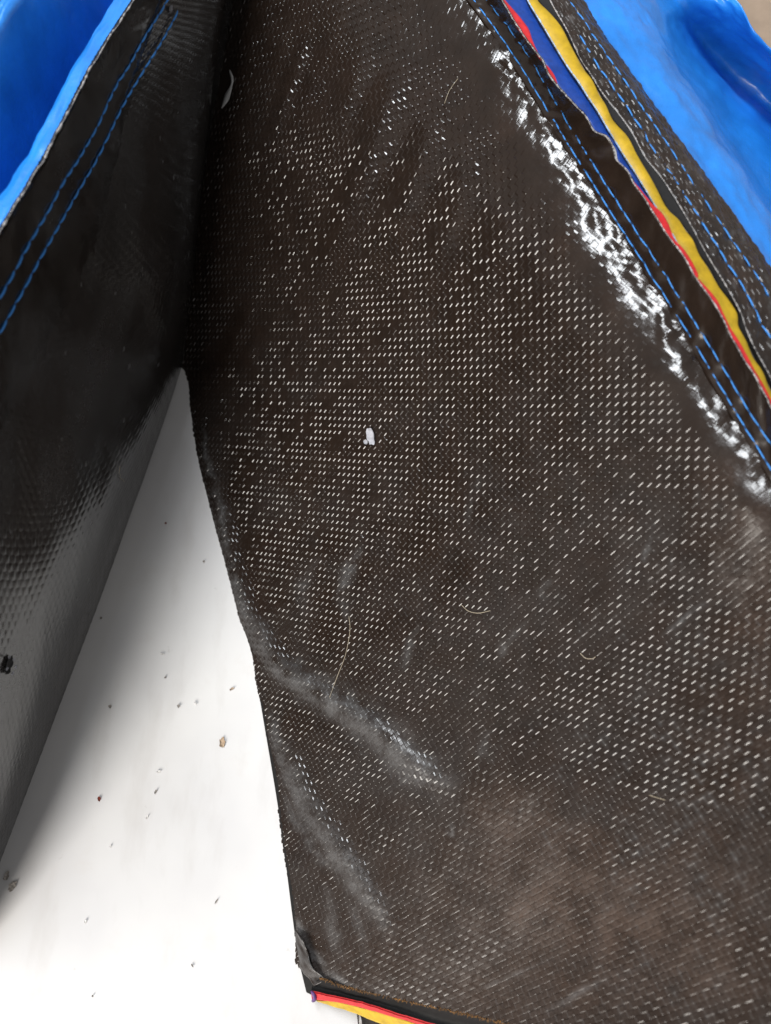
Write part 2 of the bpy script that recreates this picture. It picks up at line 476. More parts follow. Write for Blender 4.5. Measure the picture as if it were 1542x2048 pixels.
LOC = np.array([0.0, 0.13, 0.28, 0.72, 0.87])
def tape_height(U, V, seed=0, amp=0.045):
    """relief of a plain weave of flat tapes under a film, in units of the tape pitch"""
    r = np.random.default_rng(seed)
    ui = np.floor(U + 1e-6).astype(int); vi = np.floor(V + 1e-6).astype(int)
    ul = U - ui; vl = V - vi
    jw = r.random((512, 512))
    top = ((ui + vi) % 2 == 0)
    edge = lambda x: np.clip(np.minimum(x, 1 - x) / 0.13, 0, 1)
    du = np.minimum(ul, 1 - ul); dv = np.minimum(vl, 1 - vl)
    def height(i):   # lift of the tape lying on top in cell (i, vi)
        band = fbm(i / 9.0 + 40, vi / 3.2 + 40, seed + 300, 3)
        return amp * (0.58 + 0.62 * jw[i % 512, vi % 512]) * (0.58 + 0.82 * band)
    tilt = 0.035 * (r.random((512, 512))[ui % 512, vi % 512] - 0.5)
    a = height(ui)
    hw = np.interp(du, [0, 0.13], [0.60, 1.0]) * edge(vl) * (a + tilt * (vl - 0.5))
    # the long tapes run on a little under their neighbours before they dive
    nb = np.where(ul < 0.5, ui - 1, ui + 1)
    run = np.interp(du, [0, 0.13], [0.60, 0.0]) * edge(vl) * height(nb)
    hf = 0.30 * np.interp(dv, [0, 0.13, 0.28], [0, 0.56, 1.0]) * edge(ul) * (a + tilt * (ul - 0.5))
    return np.where(top, hw, np.maximum(hf, run))

def lattice_coords(lo, hi):
    c = (np.arange(lo, hi)[:, None] + LOC[None, :]).ravel()
    return np.append(c, hi)

PITCH = 0.0025
def weave_mesh(name, U, V, pos, keep, mat, parent, amp, seed, attrs, smooth=False, weight=None):
    """U, V (m,n) lattice grids, pos (m,n,3), keep (m,n) mask"""
    nr = grid_normals(pos)
    h = tape_height(U, V, seed, amp) * PITCH
    if weight is not None: h = h * weight
    g = pos + nr * h[..., None]
    m, n = U.shape
    f = grid_faces(m, n)
    kf = keep.ravel()[f].all(1)
    f = f[kf]
    p = g.reshape(-1, 3)
    a, b, c = p[f[0]][:3]
    if np.dot(np.cross(b - a, c - a), nr.reshape(-1, 3)[f[0, 0]]) < 0: f = f[:, ::-1]
    used = np.unique(f); remap = np.full(m * n, -1); remap[used] = np.arange(len(used))
    return mesh_from(name, p[used], remap[f], mat, parent, smooth=smooth, attrs={k: v.ravel()[used] for k, v in attrs.items()})

# ---- dust laid on the side (grey talc along folds, brown soil low down)
GREY = [  # polyline with half widths, strength
    ([(398, 830, 5), (425, 950, 9), (462, 1110, 8), (492, 1230, 12), (560, 1330, 26), (640, 1390, 34), (740, 1455, 40), (830, 1535, 48), (915, 1590, 40)], 0.55),
    ([(400, 840, 3), (430, 960, 4), (468, 1130, 3), (520, 1275, 4), (600, 1355, 6), (700, 1430, 6), (790, 1480, 6)], 0.30),
    ([(528, 1400, 6), (555, 1480, 18), (600, 1590, 26), (670, 1700, 30), (740, 1800, 28), (785, 1890, 18)], 0.45),
    ([(552, 1560, 8), (590, 1640, 14), (640, 1720, 12), (690, 1740, 10)], 0.35),
    ([(600, 1590, 5), (650, 1690, 6), (690, 1720, 5)], 0.3),
    ([(586, 1790, 6), (605, 1880, 12), (650, 1945, 16), (730, 1985, 10), (800, 1995, 6)], 0.5),
    ([(650, 1760, 10), (665, 1850, 14), (680, 1930, 16)], 0.32),
    ([(690, 1780, 10), (720, 1860, 14), (735, 1930, 12)], 0.28),
    ([(725, 1085, 8), (700, 1130, 14), (685, 1190, 16), (700, 1260, 9)], 0.42), ([(640, 1110, 10), (600, 1180, 14), (615, 1250, 8)], 0.30),
    ([(840, 1245, 6), (820, 1290, 9), (800, 1350, 7)], 0.42), ([(965, 945, 6), (940, 1010, 9), (930, 1060, 6)], 0.28), ([(1060, 1235, 6), (1010, 1290, 10), (990, 1340, 6)], 0.30),
    ([(985, 1455, 5), (960, 1500, 10), (990, 1530, 6)], 0.30), ([(1110, 1150, 6), (1080, 1180, 9), (1090, 1210, 5)], 0.26),
    ([(900, 1640, 5), (905, 1670, 5), (885, 1660, 4)], 0.35),
    ([(1320, 1275, 5), (1370, 1235, 6), (1425, 1195, 6)], 0.50),
    ([(940, 1985, 4), (1040, 1945, 5), (1110, 1915, 5)], 0.42),
    ([(1085, 2030, 7), (1160, 1985, 8), (1225, 1950, 7)], 0.50),
    ([(1240, 1955, 4), (1330, 1905, 5)], 0.32),
    ([(1310, 1055, 4), (1290, 1110, 7), (1285, 1130, 5)], 0.38),
    ([(1270, 1100, 4), (1250, 1160, 5)], 0.32), ([(1345, 1100, 4), (1340, 1150, 6)], 0.3), ([(1365, 1120, 4), (1362, 1160, 4)], 0.3),
    ([(1300, 1490, 4), (1335, 1495, 4)], 0.4), ([(1395, 1035, 5), (1400, 960, 8)], 0.2),
]
BROWN = [(1200, 1760, 260, 120, 0.45), (1380, 1920, 230, 120, 0.5), (1040, 1640, 120, 70, 0.35), (1480, 1500, 120, 200, 0.30), (1520, 1180, 70, 190, 0.38),
         (1120, 1830, 130, 60, 0.35), (1450, 980, 60, 120, 0.22), (1050, 1980, 150, 50, 0.25), (1130, 470, 40, 90, 0.22), (1240, 640, 40, 80, 0.20), (1030, 240, 40, 60, 0.2)]
def dust_fields(px, py, U, V, seed=5):
    g = np.zeros(px.shape); b = np.zeros(px.shape)
    wob = 26 * (fbm(px / 30, py / 30, 31, 3) - 0.5)
    wob2 = 26 * (fbm(px / 30, py / 30, 37, 3) - 0.5)
    for poly, s in GREY:
        a = np.array(poly, float); w = a[:, 2]
        m = (px > a[:, 0].min() - 130) & (px < a[:, 0].max() + 130) & (py > a[:, 1].min() - 130) & (py < a[:, 1].max() + 130)
        k = min(1.0, w.max() / 24)
        d, pos, side = seg_dist(px[m] + wob[m] * k, py[m] + wob2[m] * k, poly)
        ww = np.interp(pos, np.arange(len(w)), w)
        ends = np.clip(np.minimum(pos, len(w) - 1 - pos) * 1.3, 0, 1)
        g[m] = np.maximum(g[m], 0.44 * s * np.exp(-(d / (0.85 * ww)) ** 2) * ends)
    g *= np.clip(2.6 * fbm(px / 22, py / 22, 41, 5) - 0.45, 0.08, 1.6)
    for (x, y, rx, ry, s) in BROWN:
        b += 0.7 * s * np.exp(-((px - x) / rx) ** 2 - ((py - y) / ry) ** 2)
    b *= 0.2 + 1.6 * np.clip(fbm(px / 45, py / 45, 51, 4) * 1.8 - 0.4, 0, 1)
    b += 0.30 * np.exp(-((px - 900) / 330) ** 2 - ((py - 1960) / 260) ** 2) * (0.5 + fbm(px / 30, py / 30, 57, 4))
    # specks caught where the tapes cross
    r = np.random.default_rng(seed).random((512, 512))
    ui = np.floor(U + 0.5).astype(int); vi = np.floor(V + 0.5).astype(int)
    rr = r[ui % 512, vi % 512]
    dd = np.hypot(U - ui, V - vi)
    reg = np.exp(-((px - 1330) / 260) ** 2 - ((py - 1650) / 420) ** 2) + 0.12
    clump = np.clip(fbm(px / 40, py / 70, 61, 3) * 3 - 1.25, 0, 1)
    sp = np.clip((rr - 0.45) * 1.8, 0, 1) * np.exp(-(dd / 0.30) ** 2) * np.minimum(reg, 1) * clump
    g = g + 0.32 * sp
    # thin haze of fine dust
    g = g + 0.035 * np.clip(fbm(px / 60, py / 60, 71, 4) * 2.4 - 0.75, 0, 1) * np.clip((py - 500) / 500, 0.2, 1)
    return np.clip(g, 0, 1), np.clip(b, 0, 0.85)

def build_side_panel(parent):
    us, vs_ = [], []
    for x in np.linspace(350, 1660, 30):
        for y in np.linspace(-80, 2110, 40):
            if inside(np.array([x]), np.array([y]), OUTLINE)[0]:
                q = uv_of(np.array(x), np.array(y)); us.append(q[0]); vs_.append(q[1])
    ulo, uhi = int(min(us)) - 3, int(max(us)) + 3; vlo, vhi = int(min(vs_)) - 3, int(max(vs_)) + 3
    uc, vc = lattice_coords(ulo, uhi), lattice_coords(vlo, vhi)
    # solve lattice -> pixel on whole cells by Newton, then refine for all samples
    U, V = np.meshgrid(uc, vc, indexing='ij')
    # initial guess from scattered samples (linear fit)
    gx, gy = np.meshgrid(np.linspace(350, 1660, 60), np.linspace(-80, 2110, 80), indexing='ij')
    su, sv = uv_of(gx, gy)[:2]
    B = np.stack([np.ones(su.size), su.ravel(), sv.ravel(), su.ravel() ** 2, su.ravel() * sv.ravel(), sv.ravel() ** 2,
                  su.ravel() ** 3, su.ravel() ** 2 * sv.ravel(), su.ravel() * sv.ravel() ** 2, sv.ravel() ** 3], -1)
    ins = inside(gx.ravel(), gy.ravel(), OUTLINE)
    sc = np.array([1, 1e2, 1e2, 1e4, 1e4, 1e4, 1e6, 1e6, 1e6, 1e6])
    cxx = np.linalg.lstsq(B[ins] / sc, gx.ravel()[ins], rcond=None)[0] / sc
    cyy = np.linalg.lstsq(B[ins] / sc, gy.ravel()[ins], rcond=None)[0] / sc
    u, v = U.ravel(), V.ravel()
    BB = np.stack([np.ones(u.size), u, v, u * u, u * v, v * v, u ** 3, u * u * v, u * v * v, v ** 3], -1)
    x = BB @ cxx; y = BB @ cyy
    for it in range(12):
        x = np.clip(x, 200, 1800); y = np.clip(y, -250, 2300)
        fu, fv, ux, uy, vx, vy = uv_of(x, y)
        ux, uy, vx, vy = [q / 1000 for q in (ux, uy, vx, vy)]
        det = ux * vy - uy * vx
        det = np.where(np.abs(det) < 1e-6, 1e-6, det)
        eu, ev = fu - u, fv - v
        dx = (vy * eu - uy * ev) / det; dy = (-vx * eu + ux * ev) / det
        l = np.maximum(1, np.hypot(dx, dy) / 60)
        x = x - dx / l; y = y - dy / l
    fu, fv = uv_of(x, y)[:2]
    ok = (np.abs(fu - u) + np.abs(fv - v)) < 0.02
    x = x.reshape(U.shape); y = y.reshape(U.shape)
    keep = ok.reshape(U.shape) & inside(x, y, OUTLINE)
    # crop the lattice to what is kept
    r0, r1 = np.where(keep.any(1))[0][[0, -1]]; c0, c1 = np.where(keep.any(0))[0][[0, -1]]
    sl = (slice(r0, r1 + 1), slice(c0, c1 + 1))
    U, V, x, y, keep = U[sl], V[sl], x[sl], y[sl], keep[sl]
    z = np.full(U.shape, 0.0)
    big = keep.copy()
    for a in (0, 1):
        big |= np.roll(big, 1, a) | np.roll(big, -1, a)
    z[big] = panel_z(x[big], y[big])
    pos = Pm(x, y, np.maximum(z, -6.0))
    # the film is tighter over the tapes on the ridge, and soil fills the weave low down
    dr, _, _ = seg_dist(x.ravel(), y.ravel(), [(q[0] - 30, q[1] + 18) for q in RIDGE])
    wt = 1 - 0.78 * np.exp(-(dr.reshape(U.shape) / 62) ** 2)
    # the sheet is pulled flatter towards the mouth and the middle
    pull = np.clip(1 - 0.00095 * np.maximum(0, x - 880) - 0.00065 * np.maximum(0, y - 920), 0.60, 1)
    low_ = np.clip((y - 1380) / 320, 0, 0.8)
    wt = wt * (pull * (1 - low_) + low_)
    g = np.zeros(U.shape); b = np.zeros(U.shape)
    g[keep], b[keep] = dust_fields(x[keep], y[keep], U[keep], V[keep])
    return weave_mesh('side_panel', U, V, pos, keep, M_WOVEN, parent, 0.096, 3, {'grey_dust': g, 'brown_dust': b}, weight=wt)

bag = thing('woven_bag', 'large black woven plastic bag with yellow and red taped mouth, lying on white floor', 'bag', tuple(Pm(900, 1500, 0)))
side_panel = build_side_panel(bag)
print('panel faces', len(side_panel.data.polygons))

def panel_point(px, py, off=0.0005):
    px = np.atleast_1d(np.asarray(px, float)); py = np.atleast_1d(np.asarray(py, float))
    p = Pm(px, py, panel_z(px, py)); e = 3.0
    a = Pm(px + e, py, panel_z(px + e, py)) - p; b = Pm(px, py + e, panel_z(px, py + e)) - p
    n = np.cross(b, a); n /= np.linalg.norm(n, axis=-1, keepdims=True)
    s = np.sign((n * (np.array([0, 0, HC]) - p)).sum(-1, keepdims=True))
    n = n * s
    return p + n * off, n

# ------------------------------------------------------------------ stitches
def stitch_mesh():
    n, sides = 9, 7
    t = np.linspace(-0.5, 0.5, n)
    h = np.cos(t * math.pi) ** 0.6
    v, f = [], []
    for i in range(n):
        r = 0.00042 * (0.6 + 0.4 * h[i]) * (1 + 0.08 * (-1) ** i)
        for k in range(sides):
            a = 2 * math.pi * k / sides
            v.append((t[i], r * 1.25 * math.cos(a), r * math.sin(a) + 0.00055 * h[i] - 0.00035))
    for i in range(n - 1):
        for k in range(sides):
            f.append((i * sides + k, i * sides + (k + 1) % sides, (i + 1) * sides + (k + 1) % sides, (i + 1) * sides + k))
    f.append(tuple(range(sides))[::-1]); f.append(tuple((n - 1) * sides + k for k in range(sides)))
    me = bpy.data.meshes.new('stitch'); me.from_pydata(v, [], f)
    me.polygons.foreach_set('use_smooth', np.ones(len(f), bool)); me.materials.append(M_STITCH)
    return me
STITCH = stitch_mesh()
def sew(path, normals, length, parent, gap=0.0, r=1.0):
    """one thread after another along a path of points"""
    s = np.concatenate([[0], np.cumsum(np.linalg.norm(np.diff(path, axis=0), axis=1))])
    at = lambda x: np.array([np.interp(x, s, path[:, k]) for k in range(3)])
    nat = lambda x: np.array([np.interp(x, s, normals[:, k]) for k in range(3)])
    x = 0.0
    while x + length * 0.5 < s[-1]:
        L = length * random.uniform(0.92, 1.08)
        a, b = at(x), at(min(x + L * (1 - gap), s[-1]))
        d = b - a; ln = np.linalg.norm(d)
        if ln < 1e-4: break
        d /= ln
        nn = nat(x + L / 2); nn = nn - d * nn.dot(d); nn /= np.linalg.norm(nn)
        yv = np.cross(nn, d)
        ang = random.uniform(-0.05, 0.05)
        d2 = d * math.cos(ang) + yv * math.sin(ang); y2 = np.cross(nn, d2)
        o = bpy.data.objects.new('stitch', STITCH)
        scene.collection.objects.link(o)
        o.parent = parent
        c = (a + b) / 2 + nn * 0.00012
        M = Matrix(((d2[0] * ln, y2[0] * r, nn[0] * r, c[0]), (d2[1] * ln, y2[1] * r, nn[1] * r, c[1]), (d2[2] * ln, y2[2] * r, nn[2] * r, c[2]), (0, 0, 0, 1)))
        o.matrix_basis = M
        x += L
    return

def strip_path(g, t):
    """path across a lofted grid at fraction t of its width, with normals"""
    nr = grid_normals(g)
    x = np.full(g.shape[1], t * (g.shape[0] - 1))
    p = np.stack([cr(g[:, j], x[j:j + 1])[0] for j in range(g.shape[1])])
    n = np.stack([cr(nr[:, j], x[j:j + 1])[0] for j in range(g.shape[1])])
    return p, n

def rough_grid(g, amp, sc, seed, pucker=None):
    """uneven film: displace a lofted grid along its normals"""
    nr = grid_normals(g)
    m, n = g.shape[:2]
    ds = np.linalg.norm(np.diff(g[m // 2], axis=0), axis=1).sum() / n
    dw = np.linalg.norm(np.diff(g[:, n // 2], axis=0), axis=1).sum() / m
    X, Y = np.meshgrid(np.arange(n) * ds / sc, np.arange(m) * dw / sc)
    h = amp * (fbm(X + 7, Y + 3, seed, 3) - 0.5) * 2
    return g + nr * h[..., None]

def pucker(g, rows, amp, seed):
    nr = grid_normals(g); m, n = g.shape[:2]
    s = np.concatenate([[0], np.cumsum(np.linalg.norm(np.diff(g[m // 2], axis=0), axis=1))])
    T = np.linspace(0, 1, m)[:, None]; r = np.random.default_rng(seed)
    wdt = np.linalg.norm(np.diff(g[:, n // 2], axis=0), axis=1).sum()
    h = 0
    for t in rows:
        ph = s[None] / 0.0064 + 0.25 * np.cumsum(r.normal(0, 0.06, n))[None]
        h = h - amp * np.exp(-((T - t) * wdt / 0.0011) ** 2) * (0.45 + 0.55 * np.cos(2 * math.pi * ph))
        h = h + 0.6 * amp * np.exp(-((T - t) * wdt / 0.004) ** 2) * np.sin(2 * math.pi * ph * 0.5 + 3 * T)
    return g + nr * h[..., None]

# ------------------------------------------------------------------ mouth of the right bag
n_h = 420
wav = [(985, -40), (1008, 8), (1040, 62), (1062, 92), (1085, 122), (1100, 152), (1124, 182), (1150, 210), (1172, 235), (1188, 262), (1212, 272), (1226, 292), (1232, 318), (1255, 342),
       (1268, 368), (1285, 392), (1303, 420), (1325, 455), (1348, 487), (1372, 520), (1394, 560), (1420, 596), (1447, 640), (1462, 672), (1484, 712), (1510, 752), (1530, 790), (1552, 832), (1600, 900), (1660, 980)]
l0 = [(905, -40, 169.0), (1010, 108, 169.5), (1110, 268, 169), (1206, 420, 168), (1302, 572, 167), (1392, 716, 166), (1472, 850, 165.5), (1550, 978, 165.5), (1630, 1110, 165)]
l1 = [(945, -40, 173), (1050, 100, 175), (1160, 282, 175), (1252, 424, 174), (1348, 572, 173), (1432, 706, 172), (1520, 850, 171), (1600, 975, 171), (1680, 1080, 171)]
l2 = [(x, y, 186 - 8 * k / len(wav) + 0.7 * math.sin(k * 2.1)) for k, (x, y) in enumerate(wav)]
dn = lambda l: [(x, y, z - RZ) for x, y, z in l]
l0, l1, l2 = dn(l0), dn(l1), dn(l2)
g_hem = loft([l0, l1, l2], n_h, 26)
g_hem = pucker(rough_grid(g_hem, 0.00045, 0.006, 21), (0.16, 0.46), 0.0004, 1)
zz = np.zeros(g_hem.shape[:2])
hem = sheet('hem', g_hem, M_HEM, bag, 0.0005, {'grey_dust': zz, 'brown_dust': zz})
for t in (0.16, 0.46):
    p, n = strip_path(g_hem, t)
    sew(p, n, 0.0064, hem, r=0.46)
# frayed pale cut edge of the hem
tube('frayed_edge', g_hem[-1] + [0, 0, 0.0001], 0.00004 + 0.00026 * rng.random(n_h) ** 2, M_FRAY, bag, 5)

def offset_line(base, dx, dy, dz, wob=0.0, seed=0):
    r = random.Random(seed)
    return [(x + dx + r.uniform(-wob, wob), y + dy + r.uniform(-wob, wob), z + dz) for x, y, z in base]

# blue band behind the hem edge, red selvedge showing at places, yellow tape
ytl = [(1044, -40), (1055, 0), (1090, 60), (1125, 118), (1160, 170), (1200, 232), (1240, 300), (1275, 355), (1310, 412), (1345, 470), (1378, 530), (1412, 590), (1445, 645), (1475, 700), (1510, 758), (1545, 825), (1600, 915), (1660, 1000)]
ytr = [(1066, -40), (1077, 0), (1120, 52), (1142, 92), (1170, 140), (1196, 182), (1222, 232), (1254, 272), (1274, 312), (1300, 356), (1322, 392), (1340, 425), (1362, 445), (1382, 475), (1396, 505), (1418, 535), (1438, 572), (1458, 600), (1474, 628), (1476, 655), (1496, 690), (1515, 728), (1535, 765), (1556, 800), (1610, 880), (1672, 970)]
bl0 = [(x + 7, y + 6, z - 3.2) for x, y, z in l2]
bl1 = [(x + 4, y, 179 - RZ - 0.35 * k) for k, (x, y) in enumerate(ytl)]
sheet('blue_band', loft([bl0, bl1], n_h, 8), M_BLUE_BAND, bag, 0.0004)
yl0 = [(x, y, 181.5 - RZ - 0.4 * k) for k, (x, y) in enumerate(ytl)]
yl2 = [(x, y, 181.0 - RZ - 0.28 * k) for k, (x, y) in enumerate(ytr)]
g_y = loft([yl0, yl2], n_h, 16)
nr = grid_normals(g_y)
X = np.linspace(0, 1, n_h)[None]; Yv = np.linspace(0, 1, 16)[:, None]
g_y = g_y + nr * (0.0004 * np.sin(X * 64 + 2.2 * np.sin(X * 23)) * (0.25 + 0.75 * Yv) + 0.0005 * np.sin(Yv * math.pi))[..., None]
sheet('yellow_tape', g_y, M_YELLOW, bag, 0.0005)
tube('tape_selvedge', g_y[0] + nr[0] * 0.0002, 0.00006 + 0.00024 * rng.random(n_h), plain_material('pale_blue_edge', (0.35, 0.50, 0.70), 0.7, 0.2, 0.4, 1500, 0.3), bag, 5)
# red selvedge peeping out in stretches: widths along the hem edge
red_rows = [[(1000, -22, 0), (1012, 2, 6), (1036, 36, 16), (1052, 66, 20), (1066, 84, 12), (1078, 104, 5), (1086, 118, 2)],
            [(1098, 128, 2), (1106, 140, 8), (1118, 156, 9), (1128, 168, 3)],
            [(1266, 362, 2), (1280, 384, 6), (1296, 412, 10), (1312, 434, 18), (1328, 456, 17), (1346, 482, 8), (1362, 508, 12), (1386, 548, 10), (1396, 558, 4)],
            [(1398, 560, 6), (1424, 602, 12), (1440, 628, 9), (1456, 652, 7), (1472, 690, 12), (1500, 732, 9), (1530, 786, 9), (1550, 828, 9), (1590, 895, 8), (1640, 960, 7)]]
for k, row in enumerate(red_rows):
    wy = np.array(wav, float)
    row = [(float(np.interp(y, wy[:, 1], wy[:, 0])), y, w) for x, y, w in row]
    hz = lambda y: float(np.interp(y, [q[1] for q in l2], [q[2] for q in l2]))
    a = [(x + 0.5, y + 0.5, hz(y) - 0.5) for x, y, w in row]
    b = [(x + w * 0.7, y - w * 0.42, hz(y) - 0.6) for x, y, w in row]
    g = rough_grid(loft([a, b], 90, 7), 0.00018, 0.003, 80 + k)
    sheet('red_selvedge', g, M_RED, bag, 0.0004)

# dark turned edge, then the second hem
de0 = [(x + 1, y + 3, z - 1.6) for x, y, z in yl2]
bh_in = [(1080, -40), (1105, 12), (1134, 62), (1160, 118), (1180, 148), (1205, 188), (1240, 232), (1266, 270), (1290, 315), (1318, 350), (1340, 382), (1378, 445), (1402, 490), (1425, 530), (1450, 570), (1480, 625), (1492, 660), (1510, 700), (1535, 745), (1560, 790), (1615, 870), (1680, 960)]
de1 = [(x, y, 180.5 - RZ - 0.3 * k) for k, (x, y) in enumerate(bh_in)]
sheet('turned_edge', loft([de0, de1], n_h, 8), M_BLACK, bag, 0.0005)
tube('frayed_edge', loft([de1, de1], n_h, 2)[0] + [0, 0, 0.0003], 0.00004 + 0.00026 * rng.random(n_h) ** 2, M_FRAY, bag, 5)
bh_out = [(1145, -40), (1185, 30), (1215, 78), (1260, 140), (1300, 196), (1345, 258), (1395, 325), (1440, 390), (1480, 445), (1515, 495), (1550, 545), (1600, 615), (1680, 730)]
b0 = [(x + 1, y - 1, z - 0.8) for x, y, z in de1]
b1 = [(x, y, 171 - RZ - 0.4 * k) for k, (x, y) in enumerate(bh_out)]
bm = [((1110 + k * 45), (-40 + k * 66.5), 177.5 - RZ - 0.5 * k) for k in range(14)]
g_bh = pucker(rough_grid(loft([b0, bm, b1], n_h, 30), 0.0005, 0.005, 25), (0.22, 0.52), 0.0004, 2)
zz = np.zeros(g_bh.shape[:2])
brn = 0.35 * np.clip(fbm(np.linspace(0, 30, n_h)[None] + 0 * zz, np.linspace(0, 3, 30)[:, None] + 0 * zz, 77, 3) * 2 - 0.7, 0, 1)
# woven relief on the second hem
ulen = np.linalg.norm(np.diff(g_bh[15], axis=0), axis=1).sum() / PITCH; vlen = np.linalg.norm(np.diff(g_bh[:, n_h // 2], axis=0), axis=1).sum() / PITCH
uu = lattice_coords(0, int(ulen)); vv2 = lattice_coords(0, int(vlen) + 1)
vv2 = vv2[vv2 <= vlen]
def grid_at(g, s, t):
    """bilinear lookup in a fine grid, s along (0..1), t across (0..1)"""
    m, n = g.shape[:2]
    x = np.clip(s, 0, 1) * (n - 1); y = np.clip(t, 0, 1) * (m - 1)
    i = np.minimum(x.astype(int), n - 2); j = np.minimum(y.astype(int), m - 2)
    fx = (x - i)[..., None]; fy = (y - j)[..., None]
    return (g[j, i] * (1 - fx) + g[j, i + 1] * fx) * (1 - fy) + (g[j + 1, i] * (1 - fx) + g[j + 1, i + 1] * fx) * fy
VV, UU = np.meshgrid(vv2, uu, indexing='ij')
pos = grid_at(g_bh, UU / ulen, VV / vlen)
z0 = np.zeros(UU.shape)
back_hem = weave_mesh('back_hem', UU, VV, pos, np.ones(UU.shape, bool), M_HEM, bag, 0.07, 8,
                      {'grey_dust': 0.25 * np.clip(fbm(UU * 0.7, VV * 0.7, 15, 3) * 3 - 1.7, 0, 1), 'brown_dust': 0.4 * np.clip(fbm(UU * 0.3, VV * 0.3, 16, 3) * 2.4 - 0.9, 0, 1)})
for t in (0.22, 0.52):
    p, n = strip_path(g_bh, t)
    if t < 0.4: p, n = p[60:], n[60:]
    sew(p, n, 0.0064, back_hem, r=0.58)

# blue lining beyond the second hem
e0 = [(x - 6, y + 3, z - 1.0) for x, y, z in b1]
e1 = [(1215, -60, 165), (1262, 10, 166), (1330, 115, 165), (1395, 215, 163), (1462, 318, 161), (1530, 420, 160), (1600, 515, 158), (1700, 660, 156)]
e2 = [(1262, -60, 160), (1305, 10, 158), (1352, 100, 150), (1412, 190, 142), (1490, 300, 137), (1552, 390, 135), (1625, 490, 134), (1725, 630, 132)]
e3 = [(1322, -60, 146), (1358, 10, 136), (1388, 72, 118), (1442, 138, 104), (1520, 208, 97), (1600, 285, 95), (1680, 380, 94), (1780, 520, 93)]
e4 = [(1390, -60, 146), (1422, 5, 140), (1456, 52, 128), (1506, 108, 117), (1578, 180, 112), (1656, 260, 110), (1736, 355, 109), (1836, 495, 108)]
e5 = [(1440, -60, 146), (1475, 5, 144), (1508, 62, 139), (1545, 105, 134), (1625, 205, 130), (1700, 285, 128), (1780, 380, 127), (1880, 520, 126)]
e6 = [(1470, -60, 60), (1482, 5, 60), (1510, 70, 60), (1550, 110, 60), (1620, 210, 60), (1680, 290, 60), (1750, 380, 60), (1850, 520, 60)]
e1, e2, e3, e4, e5 = [dn(q) for q in (e1, e2, e3, e4, e5)]
g_bl = loft([e0, e1, e2, e3, e4, e5], 160, 70)
g_bl = rough_grid(rough_grid(g_bl, 0.0016, 0.022, 33), 0.00045, 0.006, 34)
sheet('lining', g_bl, M_BLUE, bag, 0.0005)
# outer wall of the bag behind the lining edge, down to the floor
ow0 = [(x - 8, y + 4, z - 2) for x, y, z in e5]
w_top = line3(ow0, 60) - np.array([0, 0, 0.05]); w_bot = w_top.copy(); w_bot[:, 2] = 0.001; w_bot[:, :2] += [0.02, 0.03]
sheet('outer_wall', np.stack([w_top * (1 - t) + w_bot * t for t in np.linspace(0, 1, 12)]), M_BLACK, bag, 0.0006)

# ------------------------------------------------------------------ bottom seam of the right bag
fr = [(640, 1956, 10), (694, 1975, 14), (749, 1988, 18), (813, 2002, 23), (891, 2019, 30), (980, 2040, 39), (1060, 2059, 47), (1160, 2090, 56)]
rd = [(622, 1984, 8), (668, 1995, 11), (736, 2011, 15), (813, 2036, 20), (860, 2050, 23), (940, 2072, 30), (1040, 2100, 40), (1140, 2130, 49)]
md = [(626, 1970, 6), (682, 1986, 9), (742, 2000, 13), (813, 2019, 18), (876, 2035, 23), (960, 2056, 31), (1050, 2080, 40), (1150, 2110, 49)]
lift = lambda l: [(x, y, z + max(0, 0.033 * (x - 640))) for x, y, z in l]
fr, rd, md = lift(fr), lift(rd), lift(md)
sheet('seam_binding', rough_grid(loft([fr, md, rd], 160, 12), 0.0003, 0.004, 44), M_BLACK, bag, 0.0007)
yb = [(624, 1999, 6), (671, 2004, 9.5), (736, 2019, 13.5), (813, 2042, 18), (860, 2057, 21), (940, 2080, 28), (1040, 2108, 38), (1140, 2140, 47)]
yb = lift(yb)
sheet('red_piping', rough_grid(loft([[(x, y, z + 0.8) for x, y, z in rd], [(x, y, z + 0.8) for x, y, z in yb]], 160, 8), 0.00025, 0.003, 45), M_RED, bag, 0.0008)
ye = [(636, 2004, 4.5), (666, 2013, 6.5), (710, 2027, 9), (762, 2048, 12), (840, 2074, 17), (920, 2102, 24), (1020, 2130, 34), (1120, 2160, 43)]
ye = lift(ye)
yb2 = [(632, 2001, 5.5)] + yb[1:]
sheet('yellow_piping', rough_grid(loft([[(x, y, z + 0.5) for x, y, z in yb2], ye], 160, 8), 0.0002, 0.003, 46), M_YELLOW, bag, 0.0008)
tip = [(622, 1982, 8.6), (628, 1990, 9), (629, 1998, 8), (624, 2003, 5)]
tube('piping_tip', line3(tip, 12), [0.0003, 0.0006, 0.0008, 0.0009, 0.0009, 0.0009, 0.0009, 0.0009, 0.0008, 0.0007, 0.0005, 0.0002],
     plain_material('violet_thread', (0.08, 0.03, 0.13), 0.5, 0.4, 0.7, 500, 0.3), bag, 8)
# folded corner between the side and the seam
c0 = [(590, 1860, 2), (601, 1934, 3), (618, 1958, 5), (629, 1972, 7)]
c1 = [(606, 1880, 8), (622, 1930, 9), (640, 1952, 10), (652, 1960, 10.5)]
g_c = rough_grid(loft([c0, c1], 60, 12), 0.0007, 0.006, 47)
sheet('corner_fold', g_c, M_HEM, bag, 0.0005, {'grey_dust': 0.22 * np.clip(fbm(*np.meshgrid(np.linspace(0, 9, 60), np.linspace(0, 4, 12)), 48, 3) * 2 - 0.6, 0, 1), 'brown_dust': np.zeros((12, 60))})
